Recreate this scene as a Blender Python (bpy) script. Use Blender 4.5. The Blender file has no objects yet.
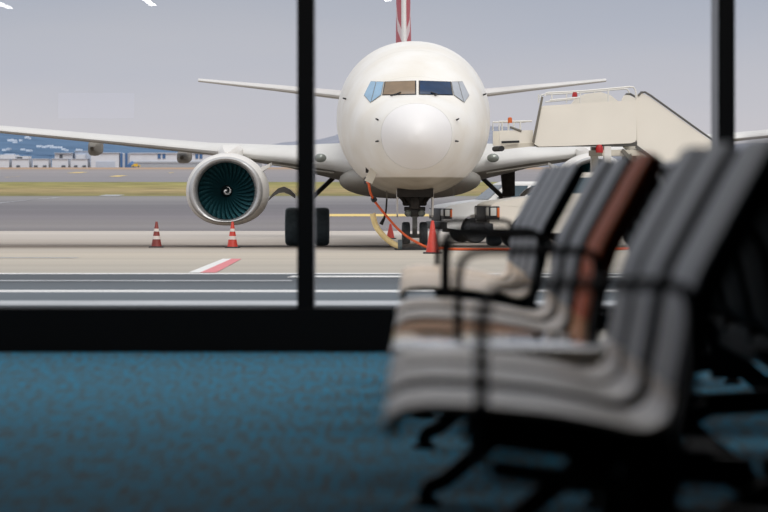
import bpy, bmesh, math, random
from mathutils import Vector, Matrix
from mathutils.bvhtree import BVHTree
random.seed(7)
PI = math.pi
scene = bpy.context.scene
col = scene.collection

# ------------------------------------------------------------------ camera constants (768 x 512 frame)
F, HC, HOR = 3100.0, 0.76, 185.0          # focal length in px, eye height over the floor, eye-level row
def at(px, py, Y):                         # a photo pixel at a known distance -> world point
    return Vector(((px-384)/F*Y, Y, HC-(py-HOR)/F*Y))
def lin(c):
    def f(v):
        v /= 255.0
        return v/12.92 if v <= .04045 else ((v+.055)/1.055)**2.4
    return (f(c[0]), f(c[1]), f(c[2]), 1)

# ------------------------------------------------------------------ materials
def new_mat(name):
    m = bpy.data.materials.new(name); m.use_nodes = True
    nt = m.node_tree
    return m, nt, nt.nodes['Principled BSDF']
def mat(name, c, rough=.5, metal=0., var=.0, scale=6., spec=.5, coat=0., stretch=(1,1,1), c2=None, bump=0., emit=None):
    m, nt, b = new_mat(name)
    b.inputs['Base Color'].default_value = lin(c)
    b.inputs['Roughness'].default_value = rough
    b.inputs['Metallic'].default_value = metal
    b.inputs['Specular IOR Level'].default_value = spec
    b.inputs['Coat Weight'].default_value = coat
    if var > 0 or c2 or bump:
        tc = nt.nodes.new('ShaderNodeTexCoord'); mp = nt.nodes.new('ShaderNodeMapping')
        mp.inputs['Scale'].default_value = stretch
        nz = nt.nodes.new('ShaderNodeTexNoise'); nz.inputs['Scale'].default_value = scale; nz.inputs['Detail'].default_value = 5
        nt.links.new(tc.outputs['Object'], mp.inputs['Vector']); nt.links.new(mp.outputs['Vector'], nz.inputs['Vector'])
        rp = nt.nodes.new('ShaderNodeValToRGB')
        l = lin(c)
        rp.color_ramp.elements[0].position = .32; rp.color_ramp.elements[1].position = .68
        rp.color_ramp.elements[0].color = lin(c2) if c2 else (l[0]*(1-var), l[1]*(1-var), l[2]*(1-var), 1)
        rp.color_ramp.elements[1].color = l if c2 else (min(1,l[0]*(1+var)), min(1,l[1]*(1+var)), min(1,l[2]*(1+var)), 1)
        nt.links.new(nz.outputs['Fac'], rp.inputs['Fac']); nt.links.new(rp.outputs['Color'], b.inputs['Base Color'])
        if bump:
            bp = nt.nodes.new('ShaderNodeBump'); bp.inputs['Strength'].default_value = bump; bp.inputs['Distance'].default_value = .01
            nt.links.new(nz.outputs['Fac'], bp.inputs['Height']); nt.links.new(bp.outputs['Normal'], b.inputs['Normal'])
    if emit:
        b.inputs['Emission Color'].default_value = lin(c); b.inputs['Emission Strength'].default_value = emit
    return m

M = {}
M['white'] = mat('white_paint', (232,229,224), .38, var=.03, scale=1.2)
M['radome'] = mat('radome_paint', (240,238,237), .38, var=.02, scale=1.5)
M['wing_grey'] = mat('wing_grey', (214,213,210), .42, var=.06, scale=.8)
M['wing_under'] = mat('wing_underside', (150,146,138), .5, var=.08, scale=.9)  # shading below the wing is put into this darker tone
M['fairing'] = mat('fairing_grey', (116,111,101), .5, var=.1, scale=3)
M['lip'] = mat('bare_metal_lip', (196,196,196), .42, metal=.75, var=.05, scale=3)
M['duct'] = mat('inlet_duct', (70,84,86), .45)
M['fan'] = mat('fan_blade', (34,84,92), .36, metal=.55)
M['black'] = mat('black_rubber', (20,22,24), .7, var=.15, scale=12)
M['tyre'] = mat('tyre_rubber', (88,102,108), .6, var=.15, scale=9)
M['tyre_dark'] = mat('dark_tyre_rubber', (46,49,52), .65, var=.12, scale=9)
M['metal'] = mat('gear_metal', (140,140,136), .4, metal=.3, var=.1, scale=8)
M['dark_metal'] = mat('dark_gear_metal', (58,54,50), .5, metal=.2, var=.3, scale=10)
M['bay'] = mat('wheel_bay', (38,34,30), .8, var=.3, scale=9)
M['seam'] = mat('panel_seam', (150,146,138), .6)
M['glass_brown'] = mat('windscreen_bronze', (128,106,80), .12, var=.12, scale=5)  # brown glare on the pane, put into the base colour
M['glass_navy'] = mat('windscreen_navy', (10,48,84), .15, var=.2, scale=4, spec=.2)  # navy of the reflection and view through, painted as pane colour
M['glass_pale'] = mat('side_window_pale_blue', (140,176,204), .12, var=.06, scale=5)  # pale sky reflection painted as the window colour
M['glass_grey'] = mat('side_window_grey', (168,174,182), .12, var=.06, scale=5)  # dull grey reflection painted as the window colour
M['lens'] = mat('lamp_lens', (140,146,140), .15, metal=.3)
M['orange'] = mat('orange_cable', (222,92,40), .5, var=.08, scale=10)
M['pale_yellow'] = mat('pale_yellow_paint', (246,220,158), .5, var=.1, scale=6)
M['cream'] = mat('cream_paint', (236,230,218), .4, var=.03, scale=1.2)
M['cream_dim'] = mat('cream_shade', (212,205,190), .5, var=.05, scale=2)
M['truck_white'] = mat('truck_white', (232,232,230), .3, var=.02, scale=1, coat=.3)
M['rail_white'] = mat('white_rail', (228,226,220), .4)
M['dark_rail'] = mat('dark_handrail', (92,90,86), .5)
M['car_glass'] = mat('vehicle_glass', (76,94,104), .08, var=.1, scale=3)
M['plastic_black'] = mat('black_plastic', (26,28,32), .5)
M['head_lens'] = mat('headlamp_lens', (205,205,200), .12)
M['amber'] = mat('amber_lens', (214,104,46), .3)
M['red'] = mat('red_lens', (176,34,34), .35)
M['cone_red'] = mat('cone_red', (196,58,42), .5, var=.1, scale=6)
M['cone_dark'] = mat('cone_faded_red', (128,48,40), .55, var=.15, scale=6)
M['cone_white'] = mat('cone_reflective_band', (226,214,206), .4)
M['rim'] = mat('wheel_rim', (110,112,112), .35, metal=.6)
M['paint_line'] = mat('white_road_paint', (226,226,224), .6, var=.08, scale=2)
M['paint_red'] = mat('red_road_paint', (214,120,124), .6, var=.1, scale=3)
M['paint_yellow'] = mat('yellow_road_paint', (226,196,110), .6, var=.1, scale=.5)
M['light_line'] = mat('worn_road_paint', (172,176,180), .6, var=.12, scale=1.5)

# fuselage: white above, darker grey-beige below the belly line, fine frame seams around the body
m, nt, b = new_mat('fuselage_paint'); M['fuselage'] = m
tc = nt.nodes.new('ShaderNodeTexCoord'); sp = nt.nodes.new('ShaderNodeSeparateXYZ')
nt.links.new(tc.outputs['Object'], sp.inputs[0])
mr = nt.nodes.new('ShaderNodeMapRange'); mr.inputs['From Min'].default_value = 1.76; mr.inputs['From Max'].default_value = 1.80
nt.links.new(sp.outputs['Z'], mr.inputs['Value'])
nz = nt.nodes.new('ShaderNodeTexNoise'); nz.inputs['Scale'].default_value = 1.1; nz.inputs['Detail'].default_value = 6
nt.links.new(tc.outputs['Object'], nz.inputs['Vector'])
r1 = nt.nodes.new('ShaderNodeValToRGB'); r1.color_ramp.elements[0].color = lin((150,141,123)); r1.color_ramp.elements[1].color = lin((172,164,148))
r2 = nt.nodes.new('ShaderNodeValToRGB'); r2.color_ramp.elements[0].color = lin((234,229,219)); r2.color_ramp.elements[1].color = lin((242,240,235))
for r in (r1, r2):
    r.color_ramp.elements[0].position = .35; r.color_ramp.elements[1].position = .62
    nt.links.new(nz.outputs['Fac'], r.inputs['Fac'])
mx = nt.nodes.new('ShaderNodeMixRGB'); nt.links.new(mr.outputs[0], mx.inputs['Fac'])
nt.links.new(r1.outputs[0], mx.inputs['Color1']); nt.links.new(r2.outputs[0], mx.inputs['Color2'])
prev = mx.outputs[0]
for yy, ww, dk in ((2.75,.010,.9), (4.35,.014,.84), (5.35,.014,.84), (6.6,.012,.88), (10.2,.02,.85)):
    s = nt.nodes.new('ShaderNodeMath'); s.operation = 'SUBTRACT'; nt.links.new(sp.outputs['Y'], s.inputs[0]); s.inputs[1].default_value = yy
    a = nt.nodes.new('ShaderNodeMath'); a.operation = 'ABSOLUTE'; nt.links.new(s.outputs[0], a.inputs[0])
    l = nt.nodes.new('ShaderNodeMath'); l.operation = 'LESS_THAN'; nt.links.new(a.outputs[0], l.inputs[0]); l.inputs[1].default_value = ww
    mm = nt.nodes.new('ShaderNodeMixRGB'); mm.blend_type = 'MULTIPLY'; mm.inputs['Color2'].default_value = (dk,dk,dk,1)
    nt.links.new(l.outputs[0], mm.inputs['Fac']); nt.links.new(prev, mm.inputs['Color1']); prev = mm.outputs[0]
nt.links.new(prev, b.inputs['Base Color']); b.inputs['Roughness'].default_value = .4

# tail fin paint: white leading edge, red sides with pale diagonal streaks
m, nt, b = new_mat('tail_paint'); M['tail'] = m
tc = nt.nodes.new('ShaderNodeTexCoord'); sp = nt.nodes.new('ShaderNodeSeparateXYZ'); nt.links.new(tc.outputs['Object'], sp.inputs[0])
ad = nt.nodes.new('ShaderNodeMath'); ad.operation = 'MULTIPLY_ADD'; nt.links.new(sp.outputs['Z'], ad.inputs[0]); ad.inputs[1].default_value = -2.4; nt.links.new(sp.outputs['Y'], ad.inputs[2])
md = nt.nodes.new('ShaderNodeMath'); md.operation = 'PINGPONG'; nt.links.new(ad.outputs[0], md.inputs[0]); md.inputs[1].default_value = 2.6
rp = nt.nodes.new('ShaderNodeValToRGB'); rp.color_ramp.interpolation = 'CONSTANT'
rp.color_ramp.elements[0].color = lin((222,200,200)); rp.color_ramp.elements[1].position = .13; rp.color_ramp.elements[1].color = lin((182,52,62))
dv = nt.nodes.new('ShaderNodeMath'); dv.operation = 'DIVIDE'; nt.links.new(md.outputs[0], dv.inputs[0]); dv.inputs[1].default_value = 2.6
nt.links.new(dv.outputs[0], rp.inputs['Fac']); nt.links.new(rp.outputs[0], b.inputs['Base Color']); b.inputs['Roughness'].default_value = .45

# spinner: black with one white comma-shaped swirl
m, nt, b = new_mat('spinner_swirl'); M['spinner'] = m
tc = nt.nodes.new('ShaderNodeTexCoord'); sp = nt.nodes.new('ShaderNodeSeparateXYZ'); nt.links.new(tc.outputs['Generated'], sp.inputs[0])
def mth(nt, op, a, b_=None, c_=None):
    n = nt.nodes.new('ShaderNodeMath'); n.operation = op
    for i, v in enumerate((a, b_, c_)):
        if v is None: continue
        if isinstance(v, (int, float)): n.inputs[i].default_value = v
        else: nt.links.new(v, n.inputs[i])
    return n.outputs[0]
gx = mth(nt, 'SUBTRACT', sp.outputs['X'], .5); gz_ = mth(nt, 'SUBTRACT', sp.outputs['Z'], .5)
rad = mth(nt, 'SQRT', mth(nt, 'ADD', mth(nt, 'MULTIPLY', gx, gx), mth(nt, 'MULTIPLY', gz_, gz_)))
ang = mth(nt, 'ARCTAN2', gz_, gx)
ph = mth(nt, 'FRACT', mth(nt, 'ADD', mth(nt, 'DIVIDE', ang, 2*PI), mth(nt, 'MULTIPLY', rad, -2.6)))
fac = mth(nt, 'MULTIPLY', mth(nt, 'LESS_THAN', ph, .34), mth(nt, 'LESS_THAN', rad, .36))
mx = nt.nodes.new('ShaderNodeMixRGB'); mx.inputs['Color1'].default_value = lin((14,18,20)); mx.inputs['Color2'].default_value = lin((235,235,235))
nt.links.new(fac, mx.inputs['Fac']); nt.links.new(mx.outputs[0], b.inputs['Base Color']); b.inputs['Roughness'].default_value = .4

# ground materials, streaked along the direction of travel
def ground_mat(name, stops, y0, y1, c_noise=.1, sx=.02, sy=.25, scale=1., rough=.85):
    m, nt, b = new_mat(name)
    tc = nt.nodes.new('ShaderNodeTexCoord'); sp = nt.nodes.new('ShaderNodeSeparateXYZ'); nt.links.new(tc.outputs['Object'], sp.inputs[0])
    mp = nt.nodes.new('ShaderNodeMapping'); mp.inputs['Scale'].default_value = (sx, sy, 1); nt.links.new(tc.outputs['Object'], mp.inputs[0])
    nz = nt.nodes.new('ShaderNodeTexNoise'); nz.inputs['Scale'].default_value = scale; nz.inputs['Detail'].default_value = 8; nt.links.new(mp.outputs[0], nz.inputs['Vector'])
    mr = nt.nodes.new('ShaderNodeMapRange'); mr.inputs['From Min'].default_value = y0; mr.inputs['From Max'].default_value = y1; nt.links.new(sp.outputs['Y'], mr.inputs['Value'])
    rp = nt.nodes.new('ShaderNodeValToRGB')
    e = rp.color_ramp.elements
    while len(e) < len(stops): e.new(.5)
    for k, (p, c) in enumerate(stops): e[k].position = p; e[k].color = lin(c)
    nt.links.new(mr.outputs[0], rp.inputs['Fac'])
    r2 = nt.nodes.new('ShaderNodeValToRGB'); r2.color_ramp.elements[0].position = .3; r2.color_ramp.elements[1].position = .7
    r2.color_ramp.elements[0].color = (1-c_noise,)*3+(1,); r2.color_ramp.elements[1].color = (1+c_noise,)*3+(1,)
    nt.links.new(nz.outputs['Fac'], r2.inputs['Fac'])
    mx = nt.nodes.new('ShaderNodeMixRGB'); mx.blend_type = 'MULTIPLY'; mx.inputs['Fac'].default_value = 1
    nt.links.new(rp.outputs[0], mx.inputs['Color1']); nt.links.new(r2.outputs[0], mx.inputs['Color2'])
    nt.links.new(mx.outputs[0], b.inputs['Base Color']); b.inputs['Roughness'].default_value = rough; b.inputs['Specular IOR Level'].default_value = .15
    return m
M['road'] = ground_mat('asphalt_road', [(0,(99,106,112)), (.55,(96,103,109)), (.8,(88,93,98)), (1,(80,84,89))], 14.4, 39, .12)
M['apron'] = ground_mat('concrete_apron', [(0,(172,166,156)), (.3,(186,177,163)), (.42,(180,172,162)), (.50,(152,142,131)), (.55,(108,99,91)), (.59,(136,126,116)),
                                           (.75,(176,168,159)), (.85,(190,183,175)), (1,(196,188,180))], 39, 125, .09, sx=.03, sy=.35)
M['taxiway'] = ground_mat('grey_asphalt', [(0,(124,120,122)), (.08,(134,130,130)), (.25,(122,118,122)), (.5,(112,110,114)), (.75,(130,128,130)), (1,(140,138,136))], 125, 300, .1, sx=.01, sy=.08)
M['grass'] = ground_mat('dry_grass', [(0,(122,118,70)), (.3,(158,140,100)), (.6,(150,140,88)), (1,(136,134,78))], 300, 420, .28, sx=.12, sy=.05, scale=2.)
M['runway'] = ground_mat('runway_asphalt', [(0,(136,134,138)), (.6,(146,142,144)), (.9,(150,142,140)), (1,(158,138,120))], 420, 900, .06, sx=.01, sy=.02)
M['verge'] = ground_mat('verge_soil', [(0,(172,146,124)), (1,(160,150,136))], 900, 2000, .1, sx=.02, sy=.02)
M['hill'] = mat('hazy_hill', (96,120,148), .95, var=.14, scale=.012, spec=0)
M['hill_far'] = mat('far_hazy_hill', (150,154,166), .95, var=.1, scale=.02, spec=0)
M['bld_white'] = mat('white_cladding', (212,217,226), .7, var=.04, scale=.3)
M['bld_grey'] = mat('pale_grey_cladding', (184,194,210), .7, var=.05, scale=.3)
M['bld_blue'] = mat('blue_panel', (70,108,156), .6)
M['bld_band'] = mat('grey_band', (166,172,180), .7)
M['bld_dark'] = mat('dark_opening', (90,96,106), .8)
M['house'] = mat('pale_house', (214,224,236), .9)
M['yellow_vehicle'] = mat('yellow_vehicle', (222,184,70), .5)
# interior
M['frame_black'] = mat('black_window_frame', (9,9,11), .6, spec=.15)
M['reveal'] = mat('anodised_reveal', (156,156,160), .5, spec=.4)  # grey stands for outside light falling on the mullion sides
M['wall_in'] = mat('dark_interior_wall', (52,52,54), .8, var=.05, scale=1)
M['ceiling'] = mat('dark_ceiling', (70,70,72), .9, var=.05, scale=1)
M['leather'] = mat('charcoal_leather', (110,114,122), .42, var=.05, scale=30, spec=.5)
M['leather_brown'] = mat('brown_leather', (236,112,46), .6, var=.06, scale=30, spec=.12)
M['edge_black'] = mat('dark_shell_edge', (15,16,18), .6, spec=.2)  # shade on edges turned from the window, painted as near-black
M['edge_brown'] = mat('dark_brown_edge', (96,38,20), .6, spec=.2)  # same painted edge shade for the brown seat back
M['seat_leather'] = mat('seat_leather', (238,216,190), .34, var=.04, scale=30, spec=.9)  # pale beige imitates window sheen on the charcoal seats
M['seat_leather_brown'] = mat('tan_seat_leather', (255,186,124), .6, var=.04, scale=30, spec=.2)  # sheen on the brown leather seat, painted as tan
M['seat_back'] = mat('black_shell', (10,10,11), .7, spec=.08)
M['table'] = mat('white_table_top', (254,254,254), .12, var=.01, scale=6, spec=1., coat=1.)
M['powder_black'] = mat('powder_coated_black', (14,14,15), .6, spec=.14)
M['screen'] = mat('screen_glow', (206,206,255), .4, emit=.7)
M['arm_grey'] = mat('dark_grey_armrest', (38,36,36), .5, spec=.25)
M['lamp'] = mat('lamp_diffuser', (255,252,246), .5, emit=26)
# carpet
m, nt, b = new_mat('teal_carpet'); M['carpet'] = m
tc = nt.nodes.new('ShaderNodeTexCoord'); mp = nt.nodes.new('ShaderNodeMapping'); mp.inputs['Scale'].default_value = (44, 4.5, 1)
nt.links.new(tc.outputs['Object'], mp.inputs[0])
nz = nt.nodes.new('ShaderNodeTexNoise'); nz.inputs['Scale'].default_value = 1.; nz.inputs['Detail'].default_value = 4; nz.inputs['Roughness'].default_value = .7
nt.links.new(mp.outputs[0], nz.inputs['Vector'])
rp = nt.nodes.new('ShaderNodeValToRGB'); rp.color_ramp.elements[0].position = .40; rp.color_ramp.elements[1].position = .62
rp.color_ramp.elements[0].color = lin((76,84,86)); rp.color_ramp.elements[1].color = lin((40,130,166))
nt.links.new(nz.outputs['Fac'], rp.inputs['Fac']); nt.links.new(rp.outputs[0], b.inputs['Base Color'])
b.inputs['Roughness'].default_value = .95; b.inputs['Specular IOR Level'].default_value = .1
# window glass: clear with a faint mirror reflection
m = bpy.data.materials.new('window_glass'); m.use_nodes = True; nt = m.node_tree; M['glass'] = m
nt.nodes.remove(nt.nodes['Principled BSDF'])
tr = nt.nodes.new('ShaderNodeBsdfTransparent'); tr.inputs[0].default_value = (.97,.975,.98,1)
gl = nt.nodes.new('ShaderNodeBsdfGlossy'); gl.inputs['Roughness'].default_value = .0
fr = nt.nodes.new('ShaderNodeFresnel'); fr.inputs[0].default_value = 1.5
ms = nt.nodes.new('ShaderNodeMixShader')
nt.links.new(fr.outputs[0], ms.inputs[0]); nt.links.new(tr.outputs[0], ms.inputs[1]); nt.links.new(gl.outputs[0], ms.inputs[2])
nt.links.new(ms.outputs[0], nt.nodes['Material Output'].inputs[0])

# ------------------------------------------------------------------ mesh helpers
class MB:
    def __init__(s): s.v = []; s.f = []; s.mi = []
    def add(s, vs, fs, mi=0):
        o = len(s.v); s.v += [tuple(v) for v in vs]; s.f += [tuple(i+o for i in f) for f in fs]; s.mi += [mi]*len(fs); return s
    def box(s, x0, x1, y0, y1, z0, z1, mi=0, rot=None, bev=0):
        bm = bmesh.new(); bmesh.ops.create_cube(bm, size=1)
        for v in bm.verts: v.co = Vector(((x0+x1)/2+v.co.x*(x1-x0), (y0+y1)/2+v.co.y*(y1-y0), (z0+z1)/2+v.co.z*(z1-z0)))
        if bev: bmesh.ops.bevel(bm, geom=bm.edges[:], offset=bev, segments=2, profile=.5, affect='EDGES')
        bm.verts.ensure_lookup_table()
        vs = [v.co.copy() for v in bm.verts]
        if rot: vs = [rot @ v for v in vs]
        fs = [[v.index for v in f.verts] for f in bm.faces]; bm.free()
        return s.add(vs, fs, mi)
    def loft(s, rings, closed=True, cap0=True, cap1=True, mi=0):
        n = len(rings[0]); vs = [p for r in rings for p in r]; fs = []
        for i in range(len(rings)-1):
            for j in range(n if closed else n-1):
                a = i*n+j; b_ = i*n+(j+1) % n
                fs.append((a, b_, b_+n, a+n))
        if cap0: fs.append(tuple(reversed(range(n))))
        if cap1: fs.append(tuple((len(rings)-1)*n+j for j in range(n)))
        return s.add(vs, fs, mi)
    def tube(s, pts, r, n=10, mi=0, caps=True):
        pts = [Vector(p) for p in pts]; rings = []
        rr = r if isinstance(r, (list, tuple)) else [r]*len(pts)
        up = None
        for i, p in enumerate(pts):
            t = (pts[min(i+1, len(pts)-1)]-pts[max(i-1, 0)]).normalized()
            if up is None: up = Vector((0,0,1)) if abs(t.z) < .9 else Vector((0,1,0))
            a = t.cross(up).normalized(); up = a.cross(t).normalized()
            rings.append([p+(a*math.cos(2*PI*k/n)+up*math.sin(2*PI*k/n))*rr[i] for k in range(n)])
        return s.loft(rings, True, caps, caps, mi)
    def bar(s, p, q, w, h, mi=0):                 # rectangular bar between two points
        p, q = Vector(p), Vector(q); t = (q-p).normalized()
        up = Vector((0,0,1)) if abs(t.z) < .95 else Vector((0,1,0))
        a = t.cross(up).normalized(); u = a.cross(t).normalized()
        ring = lambda c: [c+a*w/2+u*h/2, c-a*w/2+u*h/2, c-a*w/2-u*h/2, c+a*w/2-u*h/2]
        return s.loft([ring(p), ring(q)], True, True, True, mi)
    def lathe(s, prof, origin, axis, n=32, mi=0, closed=False):   # prof: (radius, along-axis)
        o = Vector(origin); ax = Vector(axis).normalized()
        a = ax.orthogonal().normalized(); c = ax.cross(a)
        rings = [[o+ax*h+(a*math.cos(2*PI*k/n)+c*math.sin(2*PI*k/n))*max(r, 1e-4) for k in range(n)] for r, h in prof]
        return s.loft(rings, True, not closed, not closed, mi)
    def prism(s, poly, axis, d0, d1, mi=0):        # 2-D polygon pulled along an axis ('x','y','z')
        def P(a, b_, d): return {'x': (d,a,b_), 'y': (a,d,b_), 'z': (a,b_,d)}[axis]
        n = len(poly)
        vs = [P(a, b_, d0) for a, b_ in poly]+[P(a, b_, d1) for a, b_ in poly]
        fs = [tuple(range(n)), tuple(reversed(range(n, 2*n)))]+[(i, i+n, (i+1) % n+n, (i+1) % n) for i in range(n)]
        return s.add(vs, fs, mi)
    def build(s, name, mats, parent=None, smooth=35, flat=False):
        me = bpy.data.meshes.new(name); me.from_pydata(s.v, [], s.f)
        if not isinstance(mats, (list, tuple)): mats = [mats]
        for mm in mats: me.materials.append(mm)
        for p, i in zip(me.polygons, s.mi): p.material_index = i
        bm = bmesh.new(); bm.from_mesh(me); bmesh.ops.recalc_face_normals(bm, faces=bm.faces[:]) if not flat else None
        bm.to_mesh(me); bm.free()
        if smooth:
            for p in me.polygons: p.use_smooth = True
            me.set_sharp_from_angle(angle=math.radians(smooth))
        o = bpy.data.objects.new(name, me); col.objects.link(o)
        if parent is not None: o.parent = parent
        return o
def tag(o, label=None, cat=None, group=None, kind=None):
    if label: o['label'] = label
    if cat: o['category'] = cat
    if group: o['group'] = group
    if kind: o['kind'] = kind
    return o
def empty(name, loc, rz=0., parent=None):
    o = bpy.data.objects.new(name, None); col.objects.link(o); o.location = loc; o.rotation_euler = (0,0,rz)
    o.empty_display_size = .3
    if parent is not None: o.parent = parent
    return o
def children(o): return [c for c in bpy.data.objects if c.parent == o]
def copy_tree(o, parent=None):
    c = o.copy(); col.objects.link(c)
    if parent is not None: c.parent = parent
    for ch in children(o): copy_tree(ch, c)
    return c
def interp(tab, x):
    if x <= tab[0][0]: return tab[0][1]
    for (a, u), (b_, v) in zip(tab, tab[1:]):
        if x <= b_: t = (x-a)/(b_-a); return u+(v-u)*t
    return tab[-1][1]

# ------------------------------------------------------------------ the ground outside
GZ = [(14, -.022), (95, HC-1.835), (125, HC-1.855), (165, HC-1.72), (300, HC-1.06), (420, HC+.41), (900, HC+4.65), (1100, HC+6.3), (1600, HC+9.0), (2500, HC+12)]
def gz(Y):
    return interp(GZ, Y)
def strip(name, cuts, mats, X, nx=2):
    """ground strip across the view; cuts = [(Y, material index up to the next cut)...]"""
    mb = MB()
    ys = []
    for (a, mi), (b_, _) in zip(cuts, cuts[1:]):
        knots = [a]+[k for k, _ in GZ if a < k < b_]+[b_]
        for p, q in zip(knots, knots[1:]): ys.append((p, q, mi))
    for p, q, mi in ys:
        mb.add([(-X,p,gz(p)), (X,p,gz(p)), (X,q,gz(q)), (-X,q,gz(q))], [(0,1,2,3)], mi)
    return tag(mb.build(name, mats, smooth=0), kind='structure')
def Yrow(y): return 1860.0/(y-HOR-40.3)          # distance of a photo row on the sloping apron
strip('ground_road', [(14.4,0), (23.3,1), (24.7,0), (27.9,2), (28.75,0), (38.2,2), (39.0,0), (39.01,0)], [M['road'], M['light_line'], M['paint_line']], 45)
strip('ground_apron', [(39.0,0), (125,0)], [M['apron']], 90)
strip('ground_taxiway', [(125,0), (300,0)], [M['taxiway']], 160)
tag(strip('grass', [(300,0), (420,0)], [M['grass']], 220), kind='stuff')
strip('ground_runway', [(420,0), (900,0)], [M['runway']], 400)
strip('ground_verge', [(900,0), (2500,0)], [M['verge']], 1400)
def marking(name, quad, m, lift=.006):
    """painted mark lying on the ground, corners as (X, Y)"""
    return tag(MB().add([(x, y, gz(y)+lift) for x, y in quad], [(0,1,2,3)]).build(name, m, smooth=0, flat=True), kind='structure')
def X_(px, Y): return (px-384)/F*Y
def row_quad(pts):                                # corners given on photo rows of the apron
    return [(X_(px, Yrow(py)), Yrow(py)) for px, py in pts]
marking('ground_marking', row_quad([(188,273), (200,273), (231.5,259), (223,259)]), M['paint_line'])
marking('ground_marking', row_quad([(200,273), (216,273), (241.6,259), (231.5,259)]), M['paint_red'])
marking('ground_marking', [(-9, 33.0), (X_(292,33.3), 33.0), (X_(292,33.3), 33.6), (-9, 33.6)], M['light_line'])
marking('ground_marking', [(X_(288,36), 35.5), (8, 35.5), (8, 36.6), (X_(292,36), 36.6)], M['paint_line'])
marking('ground_marking', [(-14, 57.6), (X_(78,57), 56.6), (X_(78,57), 57.3), (-14, 58.5)], M['light_line'])
marking('ground_marking', [(X_(326,172), 168), (X_(620,172), 168), (X_(620,172), 177), (X_(326,172), 177)], M['paint_yellow'], .01)
marking('ground_marking', [(X_(-30,215), 214), (X_(58,285), 283), (X_(64,287), 287), (X_(-30,220), 219)], M['light_line'], .01)
for px0, px1, Y0, Y1 in ((100,119,535,570), (58,79,660,700), (160,170,660,700), (-4,5,515,550)):
    marking('ground_marking', [(X_(px0,Y0), Y1), (X_(px1-8,Y0), Y1), (X_(px1,Y0), Y0), (X_(px0+8,Y0), Y0)], M['paint_yellow'], .03)
marking('ground_marking', [(X_(100,300), 298), (X_(120,300), 298), (X_(120,300), 306), (X_(100,300), 306)], M['light_line'], .03)

# hills beyond the airport
def hill(name, Y, prof, m, depth, base):
    mb = MB(); rings = []
    n = 160; x0, x1 = prof[0][0], prof[-1][0]
    for k in range(5):
        t = k/4; ring = []
        for i in range(n+1):
            px = x0+(x1-x0)*i/n
            top = interp(prof, px)+random.uniform(-.35, .35)+.8*math.sin(px*.11+k)
            h = (HOR-top)/F*Y+HC
            z = base+(h-base)*math.sin(t*PI/2)**.8
            ring.append((X_(px, Y), Y-depth*(1-t), z))
        rings.append(ring)
    mb.loft(rings, closed=False, cap0=False, cap1=False)
    return tag(mb.build(name, m, smooth=60), kind='structure')
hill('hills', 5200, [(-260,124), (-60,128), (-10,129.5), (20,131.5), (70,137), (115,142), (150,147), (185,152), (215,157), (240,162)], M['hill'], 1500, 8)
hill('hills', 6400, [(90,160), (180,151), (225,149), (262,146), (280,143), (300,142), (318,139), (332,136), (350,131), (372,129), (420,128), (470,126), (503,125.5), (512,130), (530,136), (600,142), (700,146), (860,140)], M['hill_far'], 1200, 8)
# pale houses scattered over the hillside, too many and too small to count
hs = MB()
for px, py, w, h in [(10,141,5,1.6), (14,139.5,3,1.4), (29,137,3,1.2), (42,146.5,6,1.5), (48,146,5,1.2), (55,146.8,4,1.4), (4,149,4,1.4), (24,149.5,5,1.3), (62,149.6,4,1.2), (75,150.2,5,1.1)]:
    for j in range(3):
        a = at(px+random.uniform(-4,4), py+random.uniform(-1,1.2), 4100)
        s = w*.55
        a.y += j*14+random.uniform(0,8); hs.box(a.x-s, a.x+s, a.y, a.y+10, a.z-1.2, a.z+h)
tag(hs.build('hillside_houses', M['house'], smooth=0), 'pale houses scattered over the blue hillside', 'houses', kind='stuff')

# ------------------------------------------------------------------ airport buildings along the horizon (about 1.1 km away)
YB = 1080.
SB = YB/F
def bx(px): return (px-384)*SB
def bz(py): return HC-(py-HOR)*SB
ZB = gz(YB)-.3
def building(name, loc_px, label, cat, parts, group=None):
    root = empty(name, (bx(loc_px), YB, ZB)); tag(root, label, cat, group)
    for nm, m, x0, x1, yt, yb, y0, y1 in parts:
        z1 = bz(yt)-ZB; z0 = 0 if yb is None else bz(yb)-ZB
        MB().box(bx(x0)-bx(loc_px), bx(x1)-bx(loc_px), y0, y1, z0, z1).build(nm, M[m], root, smooth=0)
    return root
spots = [('at the left edge of the picture',-9,9), ('second along from the left edge',12,29), ('middle one of the five by the runway',32.5,48.5), ('fourth along from the left edge',52,68), ('next to the white hangar',71.5,87.5)]
for k, (w, a, b_) in enumerate(spots):
    pts = [('wall','bld_white',a,b_,159,None,0,9), ('roof','bld_grey',a-.4,b_+.4,158.6,159.2,-.4,9.4)]
    o = [[3,7],[4,8],[1,5,10,14],[9,13.5],[2,6,10.5,14.5]][k]
    for i in range(0, len(o), 2): pts.append(('vehicle_bay','bld_dark',a+o[i]+.6,a+o[i+1],165.3,167.2,-.35,.2))
    building('cargo_shed', (a+b_)/2, 'low white shed with dark openings, '+w, 'shed', pts, 'low white sheds beside the runway')
building('office_block', 10, 'flat-roofed grey block rising behind the leftmost sheds', 'building',
         [('wall','bld_white',-8,8,154,None,22,34), ('roof_unit','bld_grey',-4,5,153,154.2,24,30), ('annex','bld_white',9,21,155.5,None,22,32), ('window','bld_dark',9.5,15,156.3,158,21.8,22.2)])
building('office_block', 58, 'cream block with dark window band behind the fourth shed', 'building',
         [('wall','bld_white',48,66,152.5,None,22,34), ('window','bld_dark',53,56,154,157.5,21.8,22.2), ('roof','bld_grey',47.5,66.5,152,152.7,21,35)])
building('office_block', 78, 'bluish grey block standing just left of the white hangar', 'building',
         [('wall','bld_grey',68,89,150.5,None,24,40), ('window','bld_blue',88,89.6,152,159,23.6,24.1), ('annex','bld_white',71,80,154,None,18,24), ('roof','bld_band',67.6,89.4,150,150.7,23.5,40.5)])
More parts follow.
